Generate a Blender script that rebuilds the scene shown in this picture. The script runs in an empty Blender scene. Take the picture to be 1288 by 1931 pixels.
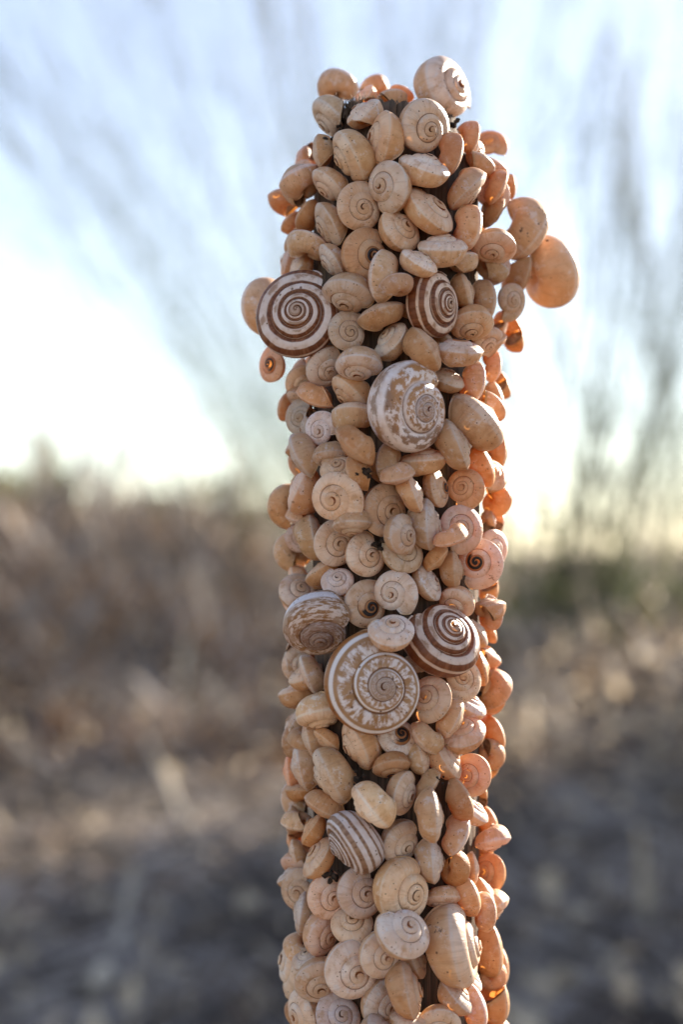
import bpy, math, random
import numpy as np
from mathutils import Vector, Matrix

R = math.radians
rng = random.Random(7)
nr = np.random.default_rng(11)
sc = bpy.context.scene
C = sc.collection

# ------------------------------------------------------------------ camera, sky, sun, exposure
CAM_H = 0.75          # metres above the ground
PITCH = R(1.5)
K = 2880.0            # photo pixels per unit of tangent (photo 1288 x 1931)
cam_d = bpy.data.cameras.new('camera')
cam = bpy.data.objects.new('camera', cam_d); C.objects.link(cam)
cam.location = (0, 0, CAM_H)
cam.rotation_euler = (math.pi / 2 + PITCH, 0, 0)
cam_d.sensor_fit = 'VERTICAL'; cam_d.sensor_height = 36; cam_d.sensor_width = 24
cam_d.lens = 36 * K / 1931
cam_d.clip_start = 0.02; cam_d.clip_end = 3000
cam_d.dof.use_dof = True
cam_d.dof.focus_distance = 0.357
cam_d.dof.aperture_fstop = 7.4
sc.camera = cam

SUN_AZ, SUN_EL = R(40), R(23)     # azimuth measured from the view direction towards +X
w = bpy.data.worlds.new('World'); sc.world = w; w.use_nodes = True
wn = w.node_tree.nodes; wl = w.node_tree.links
sky = wn.new('ShaderNodeTexSky'); sky.sky_type = 'NISHITA'; sky.sun_disc = False
sky.sun_elevation = SUN_EL; sky.sun_rotation = SUN_AZ
sky.air_density = 1.0; sky.dust_density = 0.2; sky.ozone_density = 1.0; sky.altitude = 50
bgn = wn['Background']; bgn.inputs['Strength'].default_value = 0.067
hz_ = wn.new('ShaderNodeHueSaturation'); hz_.inputs['Saturation'].default_value = 0.72    # thin milky high haze over the whole sky
hz_.inputs['Hue'].default_value = 0.51
wl.new(sky.outputs[0], hz_.inputs['Color']); wl.new(hz_.outputs[0], bgn.inputs['Color'])
sd = bpy.data.lights.new('sun', 'SUN'); sd.energy = 5.0; sd.angle = R(0.6); sd.color = (1.0, 0.88, 0.72)
sun = bpy.data.objects.new('sun', sd); C.objects.link(sun)
SDIR = Vector((math.sin(SUN_AZ) * math.cos(SUN_EL), math.cos(SUN_AZ) * math.cos(SUN_EL), math.sin(SUN_EL)))
sun.rotation_euler = SDIR.to_track_quat('Z', 'Y').to_euler()
sun.location = SDIR * 20
sc.view_settings.view_transform = 'Standard'; sc.view_settings.look = 'None'
sc.view_settings.exposure = 1.86; sc.view_settings.gamma = 1.0
sc.view_settings.use_curve_mapping = False
sc.cycles.use_denoising = True
sc.cycles.max_bounces = 10; sc.cycles.transmission_bounces = 8; sc.cycles.diffuse_bounces = 5
sc.cycles.sample_clamp_indirect = 8

def ray(x, y):
    """photo pixel -> direction with unit forward component (world axes)"""
    dx = (x - 644) / K; dz = (965.5 - y) / K
    f = Vector((0, math.cos(PITCH), math.sin(PITCH))); u = Vector((0, -math.sin(PITCH), math.cos(PITCH)))
    d = Vector((dx, 0, 0)) + f + u * dz
    return d / d.y
def at(x, y, Y):
    return Vector((0, 0, CAM_H)) + ray(x, y) * Y

# ------------------------------------------------------------------ helpers
def mesh_obj(name, verts, faces, mat=None, parent=None, smooth=True, uv=None, normals=None):
    me = bpy.data.meshes.new(name)
    me.from_pydata([tuple(v) for v in verts], [], [tuple(f) for f in faces])
    fin(me, mat, smooth, uv, normals)
    o = bpy.data.objects.new(name, me); C.objects.link(o)
    if parent: o.parent = parent
    return o
def fin(me, mat, smooth=True, uv=None, normals=None):
    me.update()
    if smooth: me.polygons.foreach_set('use_smooth', [True] * len(me.polygons))
    if uv is not None:
        lay = me.uv_layers.new(name='UVMap')
        li = np.empty(len(me.loops), np.int32); me.loops.foreach_get('vertex_index', li)
        lay.data.foreach_set('uv', np.asarray(uv, np.float32)[li].ravel())
    if normals is not None: me.normals_split_custom_set_from_vertices([tuple(n) for n in normals])
    if mat: me.materials.append(mat)
def raw_mesh(name, V, F, mat, uv=None, smooth=False):
    """fast mesh from numpy arrays: F is (n,3) or (n,4)"""
    me = bpy.data.meshes.new(name); k = F.shape[1]
    me.vertices.add(len(V)); me.vertices.foreach_set('co', np.asarray(V, np.float32).ravel())
    me.loops.add(F.size); me.loops.foreach_set('vertex_index', F.astype(np.int32).ravel())
    me.polygons.add(len(F)); me.polygons.foreach_set('loop_start', np.arange(0, F.size, k, dtype=np.int32))
    me.validate(); fin(me, mat, smooth, uv)
    return me
def tag(o, label=None, cat=None, group=None, kind=None):
    if label: o['label'] = label
    if cat: o['category'] = cat
    if group: o['group'] = group
    if kind: o['kind'] = kind
    return o
def link(name, me, parent=None):
    o = bpy.data.objects.new(name, me); C.objects.link(o)
    if parent: o.parent = parent
    return o
class Tubes:
    """collects tapered tubes into one mesh"""
    def __init__(s): s.V = []; s.F = []; s.n = 0
    def add(s, pts, rad, sides=4):
        pts = np.asarray(pts, float); m = len(pts)
        t = np.gradient(pts, axis=0); t /= np.linalg.norm(t, axis=1)[:, None] + 1e-9
        ref = np.array([0.31, 0.22, 0.93]) if abs(t[0] @ np.array([0.31, 0.22, 0.93])) < 0.93 else np.array([1., 0, 0])
        a = np.cross(t, ref); a /= np.linalg.norm(a, axis=1)[:, None]; b = np.cross(t, a)
        ang = np.arange(sides) * 2 * math.pi / sides
        ring = pts[:, None] + np.asarray(rad)[:, None, None] * (np.cos(ang)[None, :, None] * a[:, None] + np.sin(ang)[None, :, None] * b[:, None])
        i0 = s.n
        s.V.append(ring.reshape(-1, 3)); s.n += m * sides
        i, j = np.meshgrid(np.arange(m - 1), np.arange(sides), indexing='ij'); jn = (j + 1) % sides
        s.F.append(np.stack([i0 + i * sides + j, i0 + i * sides + jn, i0 + (i + 1) * sides + jn, i0 + (i + 1) * sides + j], -1).reshape(-1, 4))
    def build(s, name, mat, parent=None, smooth=True):
        return link(name, raw_mesh(name, np.concatenate(s.V), np.concatenate(s.F), mat, smooth=smooth), parent)

# ------------------------------------------------------------------ materials
class NT:
    def __init__(s, name):
        s.m = bpy.data.materials.new(name); s.m.use_nodes = True
        s.t = s.m.node_tree; s.p = s.t.nodes['Principled BSDF']; s.out = s.t.nodes['Material Output']
    def n(s, typ, **kw):
        nd = s.t.nodes.new(typ)
        for k, v in kw.items(): setattr(nd, k, v)
        return nd
    def l(s, a, b): s.t.links.new(a, b)
    def put(s, sock, v):
        if hasattr(v, 'is_output') or isinstance(v, bpy.types.NodeSocket): s.l(v, sock)
        else: sock.default_value = v
    def math(s, op, a, b=0.0, c=None, clamp=False):
        nd = s.n('ShaderNodeMath', operation=op, use_clamp=clamp)
        s.put(nd.inputs[0], a); s.put(nd.inputs[1], b)
        if c is not None: s.put(nd.inputs[2], c)
        return nd.outputs[0]
    def mix(s, f, a, b, blend='MIX'):
        nd = s.n('ShaderNodeMix', data_type='RGBA', blend_type=blend)
        s.put(nd.inputs[0], f); s.put(nd.inputs[6], a if not isinstance(a, tuple) else a + (1,) * (4 - len(a))); s.put(nd.inputs[7], b if not isinstance(b, tuple) else b + (1,) * (4 - len(b)))
        return nd.outputs[2]
    def step(s, x, a, b):
        """smoothstep of x from a to b (0..1)"""
        nd = s.n('ShaderNodeMapRange', interpolation_type='SMOOTHSTEP')
        s.put(nd.inputs[0], x); nd.inputs[1].default_value = min(a, b); nd.inputs[2].default_value = max(a, b)
        nd.inputs[3].default_value = 0 if a < b else 1; nd.inputs[4].default_value = 1 if a < b else 0
        return nd.outputs[0]
    def band(s, x, a, b, e=0.012):
        return s.math('MULTIPLY', s.step(x, a - e, a + e), s.step(x, b + e, b - e))
    def noise(s, vec, scale, detail=3, rough=0.55):
        nd = s.n('ShaderNodeTexNoise'); s.put(nd.inputs['Vector'], vec)
        nd.inputs['Scale'].default_value = scale; nd.inputs['Detail'].default_value = detail; nd.inputs['Roughness'].default_value = rough
        return nd.outputs[0]
    def ramp(s, x, stops, interp='LINEAR'):
        nd = s.n('ShaderNodeValToRGB'); nd.color_ramp.interpolation = interp
        e = nd.color_ramp.elements
        while len(e) < len(stops): e.new(0.5)
        for el, (p, c) in zip(e, stops): el.position = p; el.color = c + (1,)
        s.put(nd.inputs[0], x); return nd.outputs[0]

def simple(name, col_a, col_b, scale, rough=0.8, transl=0.0, tcol=None, bump=0.0, coord='Object', spec=0.3, bscale=None):
    n = NT(name); tc = n.n('ShaderNodeTexCoord').outputs[coord]
    f = n.step(n.noise(tc, scale, 4), 0.32, 0.68)
    col = n.mix(f, col_a, col_b)
    n.l(col, n.p.inputs['Base Color']); n.p.inputs['Roughness'].default_value = rough
    n.p.inputs['Specular IOR Level'].default_value = spec
    if bump:
        b = n.n('ShaderNodeBump'); b.inputs['Strength'].default_value = bump; b.inputs['Distance'].default_value = 0.02
        n.l(n.noise(tc, bscale or scale * 4, 5), b.inputs['Height']); n.l(b.outputs[0], n.p.inputs['Normal'])
    if transl:
        t = n.n('ShaderNodeBsdfTranslucent'); n.put(t.inputs[0], tcol + (1,) if tcol else col)
        mx = n.n('ShaderNodeMixShader'); mx.inputs[0].default_value = transl
        n.l(n.p.outputs[0], mx.inputs[1]); n.l(t.outputs[0], mx.inputs[2]); n.l(mx.outputs[0], n.out.inputs[0])
    return n.m

WHITE = (0.80, 0.76, 0.72); BROWN = (0.10, 0.034, 0.016); TAN = (0.36, 0.20, 0.085)
def shell_material(name, kind, vk, thin=0.16):
    """UV.x = whorls from the apex, UV.y = position across the whorl (0 suture, vk keel, 1 umbilicus)"""
    n = NT(name)
    tc = n.n('ShaderNodeTexCoord'); oi = n.n('ShaderNodeObjectInfo')
    uvs = n.n('ShaderNodeSeparateXYZ'); n.l(tc.outputs['UV'], uvs.inputs[0]); U, V = uvs.outputs[0], uvs.outputs[1]
    seed = n.n('ShaderNodeVectorMath', operation='SCALE'); n.l(oi.outputs['Location'], seed.inputs[0]); seed.inputs[3].default_value = 900.0
    ad = n.n('ShaderNodeVectorMath', operation='ADD'); n.l(tc.outputs['Object'], ad.inputs[0]); n.l(seed.outputs[0], ad.inputs[1])
    P = ad.outputs[0]
    # growth direction coordinates: stretched along the whorl
    uvv = n.n('ShaderNodeCombineXYZ'); n.l(U, uvv.inputs[0]); n.l(V, uvv.inputs[1])
    ad2 = n.n('ShaderNodeVectorMath', operation='ADD'); n.l(uvv.outputs[0], ad2.inputs[0]); n.l(seed.outputs[0], ad2.inputs[1])
    mp = n.n('ShaderNodeMapping'); n.l(ad2.outputs[0], mp.inputs[0]); mp.inputs['Scale'].default_value = (60, 2.2, 1)
    growth = n.noise(mp.outputs[0], 1.0, 4, 0.6)
    big = n.noise(P, 2.1, 3); mid = n.noise(P, 6.0, 4); fine = n.noise(P, 28.0, 5, 0.65)
    Vp = n.math('ADD', V, n.math('MULTIPLY', n.math('SUBTRACT', mid, 0.5), 0.035))
    if kind == 'cream':
        top = n.mix(n.step(big, 0.38, 0.62), (0.86, 0.72, 0.575), (0.76, 0.555, 0.385))
        base = n.mix(n.step(mid, 0.3, 0.7), (0.73, 0.52, 0.32), (0.65, 0.41, 0.215))
        col = n.mix(n.step(Vp, vk - 0.03, vk + 0.07), top, base)
        col = n.mix(n.math('MULTIPLY', n.band(V, vk - 0.02, vk + 0.014, 0.012), 0.8), col, (0.78, 0.70, 0.60))        # pale keel
        blotch = n.math('MULTIPLY', n.step(n.noise(P, 3.4, 5, 0.7), 0.52, 0.68), 0.6)
        col = n.mix(blotch, col, (0.46, 0.245, 0.10))
        chalk = n.math('MULTIPLY', n.step(n.noise(P, 4.5, 6, 0.75), 0.53, 0.64), 0.75)
        col = n.mix(chalk, col, (0.78, 0.73, 0.67))
        col = n.mix(n.math('MULTIPLY', n.step(U, 2.0, 1.0), 0.5), col, (0.66, 0.43, 0.235))                            # darker nucleus
    elif kind == 'mottled':
        mm = n.n('ShaderNodeMapping'); n.l(ad2.outputs[0], mm.inputs[0]); mm.inputs['Scale'].default_value = (26, 17, 1)
        spots = n.step(n.noise(mm.outputs[0], 1.0, 4, 0.65), 0.43, 0.54)
        zone = n.math('MAXIMUM', n.band(Vp, 0.04, 0.20, 0.02), n.math('MULTIPLY', n.band(Vp, 0.27, 0.40, 0.03), 0.9))
        bro = n.mix(n.step(big, 0.4, 0.62), (0.42, 0.22, 0.09), (0.26, 0.17, 0.115))
        col = n.mix(n.step(mid, 0.3, 0.7), (0.82, 0.77, 0.76), (0.72, 0.62, 0.55))
        col = n.mix(n.math('MULTIPLY', spots, zone), col, bro)
        col = n.mix(n.math('MULTIPLY', n.step(n.noise(P, 4.0, 5, 0.7), 0.50, 0.62), n.step(Vp, 0.16, 0.5)), col, (0.56, 0.36, 0.20))
        col = n.mix(n.math('MULTIPLY', n.step(U, 2.9, 2.3), 0.55), col, (0.34, 0.24, 0.19))
    elif kind == 'brownmottled':
        mm = n.n('ShaderNodeMapping'); n.l(ad2.outputs[0], mm.inputs[0]); mm.inputs['Scale'].default_value = (20, 26, 1)
        spots = n.step(n.noise(mm.outputs[0], 1.0, 4, 0.7), 0.42, 0.56)
        col = n.mix(spots, (0.62, 0.50, 0.41), (0.26, 0.13, 0.05))
        col = n.mix(n.step(n.noise(P, 3.0, 4), 0.52, 0.62), col, (0.40, 0.27, 0.18))
        col = n.mix(n.math('MULTIPLY', n.band(Vp, 0.34, 0.46, 0.02), 0.8), col, (0.74, 0.71, 0.70))
        col = n.mix(n.math('MULTIPLY', n.step(U, 3.7, 3.5), 0.6), col, (0.17, 0.10, 0.075))
    elif kind == 'ringed':
        mm = n.n('ShaderNodeMapping'); n.l(ad2.outputs[0], mm.inputs[0]); mm.inputs['Scale'].default_value = (34, 9, 1)
        spots = n.step(n.noise(mm.outputs[0], 1.0, 4, 0.65), 0.40, 0.58)
        tan = n.mix(n.step(mid, 0.3, 0.7), (0.31, 0.165, 0.065), (0.42, 0.26, 0.14))
        col = tan
        col = n.mix(n.math('MULTIPLY', n.band(Vp, 0.015, 0.15, 0.01), n.math('SUBTRACT', 1.0, spots)), col, (0.76, 0.71, 0.69))
        col = n.mix(n.band(V, 0.185, 0.225, 0.008), col, (0.78, 0.75, 0.73))
        col = n.mix(n.band(V, 0.345, 0.40, 0.008), col, (0.78, 0.75, 0.73))
        col = n.mix(n.math('MULTIPLY', n.band(V, 0.235, 0.33, 0.012), n.step(U, 3.7, 3.9)), col, (0.34, 0.135, 0.035))
        col = n.mix(n.math('MULTIPLY', n.step(U, 2.9, 2.7), 0.65), col, (0.37, 0.27, 0.205))
    elif kind == 'banded':
        col = n.mix(n.step(mid, 0.3, 0.7), (0.72, 0.66, 0.64), (0.60, 0.49, 0.42))
        brn = n.mix(n.step(growth, 0.35, 0.65), BROWN, (0.23, 0.10, 0.05))
        fl = n.math('MULTIPLY', n.math('MULTIPLY', n.step(mid, 0.52, 0.62), 0.7), n.band(Vp, 0.07, 0.13, 0.02))
        col = n.mix(fl, col, (0.25, 0.13, 0.07))
        for a, b in ((-0.1, 0.05), (0.135, 0.215), (0.255, 0.40), (0.475, 0.575), (0.66, 0.72)):
            col = n.mix(n.band(Vp, a, b, 0.008), col, brn)
        col = n.mix(n.math('MULTIPLY', n.step(U, 2.0, 1.4), 0.7), col, (0.42, 0.30, 0.22))
    elif kind == 'pinstriped':
        col = n.mix(n.step(mid, 0.3, 0.7), (0.74, 0.68, 0.64), (0.64, 0.53, 0.45))
        brn = n.mix(n.step(growth, 0.35, 0.65), (0.17, 0.09, 0.05), (0.36, 0.22, 0.13))
        for a, b in ((0.02, 0.07), (0.115, 0.15), (0.185, 0.25), (0.31, 0.35), (0.43, 0.46), (0.52, 0.55), (0.62, 0.65)):
            col = n.mix(n.band(Vp, a, b, 0.008), col, brn)
    # suture line, specks, growth streaks, object tint, dark worn apex (object colour alpha 0)
    col = n.mix(n.math('MULTIPLY', n.math('MULTIPLY', n.step(V, 0.032, 0.014), 0.85), n.step(U, 0.9, 1.5)), col, (0.14, 0.07, 0.035))
    col = n.mix(n.math('MULTIPLY', n.step(growth, 0.48, 0.70), 0.26 if kind == 'cream' else 0.10), col, (0.34, 0.20, 0.11))
    vo = n.n('ShaderNodeTexVoronoi'); n.l(P, vo.inputs['Vector']); vo.inputs['Scale'].default_value = 15.0
    vc = n.n('ShaderNodeSeparateColor'); n.l(vo.outputs['Color'], vc.inputs[0])
    dots = n.math('MULTIPLY', n.math('LESS_THAN', vo.outputs['Distance'], n.math('MULTIPLY', vc.outputs[1], 0.24)), n.math('GREATER_THAN', vc.outputs[0], 0.55))
    col = n.mix(n.math('MULTIPLY', dots, 0.85), col, (0.09, 0.05, 0.03))
    vo2 = n.n('ShaderNodeTexVoronoi'); n.l(P, vo2.inputs['Vector']); vo2.inputs['Scale'].default_value = 3.6
    vc2 = n.n('ShaderNodeSeparateColor'); n.l(vo2.outputs['Color'], vc2.inputs[0])
    sp2 = n.math('MULTIPLY', n.step(n.math('ADD', vo2.outputs['Distance'], n.math('MULTIPLY', mid, 0.2)), 0.22, 0.15), n.math('GREATER_THAN', vc2.outputs[0], 0.72))
    col = n.mix(n.math('MULTIPLY', sp2, 0.65), col, (0.17, 0.075, 0.03))
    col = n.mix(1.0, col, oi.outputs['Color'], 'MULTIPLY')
    smut = n.step(n.noise(P, 4.2, 6, 0.78), 0.645, 0.68)
    col = n.mix(n.math('MULTIPLY', smut, 0.9), col, (0.03, 0.02, 0.015))
    flush = n.noise(P, 1.1, 2)
    col = n.mix(n.math('MULTIPLY', n.step(flush, 0.5, 0.72), 0.4 if kind == 'cream' else 0.1), col, n.mix(1.0, col, (1.0, 0.80, 0.62), 'MULTIPLY'))
    dark = n.math('SUBTRACT', 1.0, oi.outputs['Alpha'])
    col = n.mix(n.math('MULTIPLY', dark, n.step(n.math('ADD', U, n.math('MULTIPLY', mid, 0.5)), 2.55, 2.35)), col, (0.42, 0.20, 0.085))
    spiral = n.math('MULTIPLY', n.step(n.math('ADD', U, n.math('MULTIPLY', mid, 0.25)), 2.35, 2.25), n.step(V, 0.17, 0.13))
    col = n.mix(n.math('MULTIPLY', dark, spiral), col, (0.022, 0.018, 0.018))
    n.l(col, n.p.inputs['Base Color'])
    glossy = kind != 'cream'
    rg = n.math('ADD', n.math('MULTIPLY', fine, 0.25), 0.22 if glossy else 0.30)
    n.l(rg, n.p.inputs['Roughness']); n.p.inputs['Specular IOR Level'].default_value = 0.42
    h = n.math('ADD', n.math('MULTIPLY', growth, 0.6), n.math('MULTIPLY', fine, 0.5))
    b = n.n('ShaderNodeBump'); b.inputs['Strength'].default_value = 0.65; b.inputs['Distance'].default_value = 0.0005
    n.l(h, b.inputs['Height']); n.l(b.outputs[0], n.p.inputs['Normal'])
    t = n.n('ShaderNodeBsdfTranslucent')
    n.put(t.inputs[0], n.mix(0.95, col, (1.0, 0.38, 0.07)))
    mx = n.n('ShaderNodeMixShader'); n.put(mx.inputs[0], n.math('MULTIPLY', thin, n.math('SUBTRACT', 1.0, n.math('MULTIPLY', dark, spiral))))
    n.l(n.p.outputs[0], mx.inputs[1]); n.l(t.outputs[0], mx.inputs[2]); n.l(mx.outputs[0], n.out.inputs[0])
    return n.m

# ------------------------------------------------------------------ shell geometry
def catmull(pts, per):
    P = np.array(pts, float); P = np.vstack([2 * P[0] - P[1], P, 2 * P[-1] - P[-2]]); out = []
    for i in range(1, len(P) - 2):
        for t in np.arange(per) / per:
            a, b, c, d = P[i - 1], P[i], P[i + 1], P[i + 2]
            out.append(0.5 * (2 * b + (c - a) * t + (2 * a - 5 * b + 4 * c - d) * t * t + (3 * b - 3 * c + d - a) * t ** 3))
    out.append(P[-2]); return np.array(out)
def profile(kind, W, hs=1.0):
    if kind == 'keel':
        k = (1.0, -0.48)
        up = [(0.965 / W, -0.49 / W - 0.012), (0.60, -0.238), (0.75, -0.268), (0.90, -0.365), k]
        lo = [k, (0.98, -0.60), (0.905, -0.82), (0.75, -1.03), (0.52, -1.15), (0.29, -1.13), (0.13, -0.96), (0.06, -0.75), (0.0, -0.6)]
        A = catmull(up, 4); B = catmull(lo, 4)
    elif kind == 'globe':
        k = (1.0, -0.60)
        A = catmull([(0.97 / W, -0.57 / W - 0.008), (0.60, -0.275), (0.74, -0.275), (0.88, -0.36), (0.965, -0.47), k], 4)
        B = catmull([k, (0.99, -0.76), (0.935, -0.98), (0.79, -1.19), (0.58, -1.31), (0.36, -1.30), (0.18, -1.14), (0.08, -0.92), (0.0, -0.75)], 4)
    else:  # 'dome': low many-whorled adult
        k = (1.0, -0.56)
        A = catmull([(0.97 / W, -0.55 / W - 0.008), (0.97 / W + 0.10, -0.52 / W + 0.01), (0.82, -0.33), (0.92, -0.40), (0.975, -0.47), k], 4)
        B = catmull([k, (0.99, -0.70), (0.935, -0.90), (0.79, -1.09), (0.58, -1.19), (0.36, -1.18), (0.18, -1.05), (0.08, -0.85), (0.0, -0.7)], 4)
    Pf = np.vstack([A, B[1:]]); Pf[:, 1] *= hs
    s = np.r_[0, np.cumsum(np.linalg.norm(np.diff(Pf, axis=0), axis=1))]
    return Pf, s / s[-1], s[len(A) - 1] / s[-1], len(A)
def make_shell(name, kind, W, N, hs, mat, seed):
    r_ = np.random.default_rng(seed)
    Pf, v, vk, na = profile(kind, W, hs)
    ph = r_.uniform(0, 6.28, 8); am = r_.uniform(0.4, 1, 8)
    obl = np.where(v < vk, 0.07 * (v / vk) ** 2, 0.07 + 0.17 * np.clip((v - vk) / (1 - vk), 0, 1) ** 0.9)
    def grid(p, cols, slant=0.0):
        p = np.asarray(p)[:, None]
        if np.any(slant): p = p - np.asarray(slant)[:, None] * obl[None, cols]
        s = W ** (p - N) * np.clip(p / 0.75, 0, 1) ** 0.85 * (1 - 0.17 * np.clip((p - N + 0.5) / 0.5, 0, 1) ** 1.6); ang = 2 * math.pi * (N - p)
        wob = sum(am[i] * np.sin((3 + 4.7 * i) * p + ph[i] + 2.5 * v[None, cols]) for i in range(6)) * 0.0035
        r = Pf[None, cols, 0] * (1 + wob); z = Pf[None, cols, 1] * (1 + wob * 0.6)
        kk = np.clip((1.5 - p) / 0.6, 0, 1); kk = kk * kk * (3 - 2 * kk)        # first whorl closes over its own centre
        r = np.clip(1 - (1 - r) * (1 + kk * (1 / (1 - Pf[0, 0]) - 1)), 0, None); z = z * (1 - 0.55 * kk)
        return np.stack([s * r * np.cos(ang), s * r * np.sin(ang), s * z * np.ones_like(ang) - 0.05 * np.clip((p - N + 0.4) / 0.4, 0, 1) ** 2 * np.ones_like(r)], -1), np.stack([p + 0.0 * r, np.broadcast_to(v[None, cols], r.shape)], -1)
    def faces(a, b):
        i, j = np.meshgrid(np.arange(a - 1), np.arange(b - 1), indexing='ij')
        return np.stack([i * b + j, (i + 1) * b + j, (i + 1) * b + j + 1, i * b + j + 1], -1).reshape(-1, 4)
    def normals(G):
        gp = np.gradient(G, axis=0); gv = np.gradient(G, axis=1)
        nn = np.cross(gp, gv); nn /= np.linalg.norm(nn, axis=-1)[..., None] + 1e-12
        return nn
    cb = np.arange(len(Pf)); cs = np.arange(0, na + 5)
    pb = np.linspace(N - 1.0, N, 73); pe = np.r_[pb[0] - (pb[1] - pb[0]), pb]
    Gb, Ub = grid(pe, cb, np.clip((pe - (N - 0.6)) / 0.6, 0, 1) ** 1.3); Nb = normals(Gb)[1:]; Gb = Gb[1:]; Ub = Ub[1:]
    ps = np.concatenate([np.linspace(0.0, 1.0, 40)[:-1], np.linspace(1.0, N - 1.0, 110)]); st = ps[-1] - ps[-2]
    Gs, Us = grid(np.r_[ps, ps[-1] + st], cs); Ns = normals(Gs)[:-1]; Gs = Gs[:-1]; Us = Us[:-1]
    lo = Gb.reshape(-1, 3).min(0); hi = Gb.reshape(-1, 3).max(0)
    hi[2] = max(hi[2], -0.04); cen = (lo + hi) / 2; D = max(hi[0] - lo[0], hi[1] - lo[1])
    T = lambda G: (G.reshape(-1, 3) - cen) / D
    sgn = 1.0 if (Nb[30, 6] @ np.array([0, 0, 1.0])) > 0 else -1.0
    def mk(nm, G, Uv, Nn):
        me = bpy.data.meshes.new(nm); f = faces(G.shape[0], G.shape[1])
        if sgn < 0: f = f[:, ::-1]
        me.from_pydata(T(G).tolist(), [], f.tolist())
        fin(me, mat, True, Uv.reshape(-1, 2), (sgn * Nn).reshape(-1, 3)); return me
    body = mk('body_whorl', Gb, Ub, Nb); spire = mk('spire', Gs, Us, Ns)
    # lip: thickened rim of the mouth; seal: dried membrane set just inside
    E = T(Gb[-1]); tb = Tubes(); tb.add(E[na - 8:], np.full(len(E) - na + 8, 0.014), 6)
    lip = raw_mesh('lip', tb.V[0], tb.F[0], mat, uv=np.tile([N, 0.6], (len(tb.V[0]), 1)), smooth=True)
    g2, _ = grid([N - 0.02], cb, [1.0]); e2 = T(g2[0]); c2 = e2.mean(0); e2 = c2 + (e2 - c2) * 1.01
    sv = np.vstack([e2, c2 + np.array([0, 0.015, 0])]); m = len(e2)
    sf = np.array([[i, (i + 1) % m, m] for i in range(m)])
    seal = raw_mesh('seal', sv, sf, M_seal, smooth=True)
    return dict(body=body, spire=spire, lip=lip, seal=seal, hz=(hi[2] - lo[2]) / D / 2, vk=vk)

M_seal = simple('mouth_seal', (0.30, 0.22, 0.16), (0.14, 0.09, 0.06), 6, 0.6, 0.3)
vkk = profile('keel', 1.95)[2]; vkg = profile('globe', 1.9)[2]; vkd = profile('dome', 1.75)[2]
M_keel = shell_material('cream_keeled_shell', 'cream', vkk, 0.235)
M_globe = shell_material('cream_rounded_shell', 'cream', vkg, 0.07)
SH = {
    'S': [make_shell('s', 'keel', W_, N_, h_, M_keel, i) for i, (W_, N_, h_) in enumerate(
        [(1.92, 3.7, 1.0), (1.98, 3.5, 0.95), (1.86, 3.9, 1.06), (2.02, 3.6, 1.02), (1.9, 3.75, 0.93), (1.95, 3.6, 1.1)])],
    'R': [make_shell('r', 'globe', W_, N_, h_, M_globe, 20 + i) for i, (W_, N_, h_) in enumerate(
        [(1.92, 4.0, 1.0), (1.98, 3.9, 0.95), (1.88, 4.1, 1.05)])],
    'M': [make_shell('m', 'globe', 1.92, 4.6, 0.93, shell_material('white_mottled_shell', 'mottled', vkg), 31)],
    'Q': [make_shell('q', 'globe', 1.9, 4.6, 0.95, shell_material('brown_mottled_shell', 'brownmottled', vkg), 32)],
    'G': [make_shell('g', 'dome', 1.88, 4.8, 0.95, shell_material('ringed_shell', 'ringed', vkd), 33)],
    'B': [make_shell('b', 'dome', 1.62, 5.5, 1.0, shell_material('brown_banded_shell', 'banded', vkd), 34)],
    'P': [make_shell('p', 'globe', 1.8, 4.8, 1.0, shell_material('pinstriped_shell', 'pinstriped', vkg), 35)],
}

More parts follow.
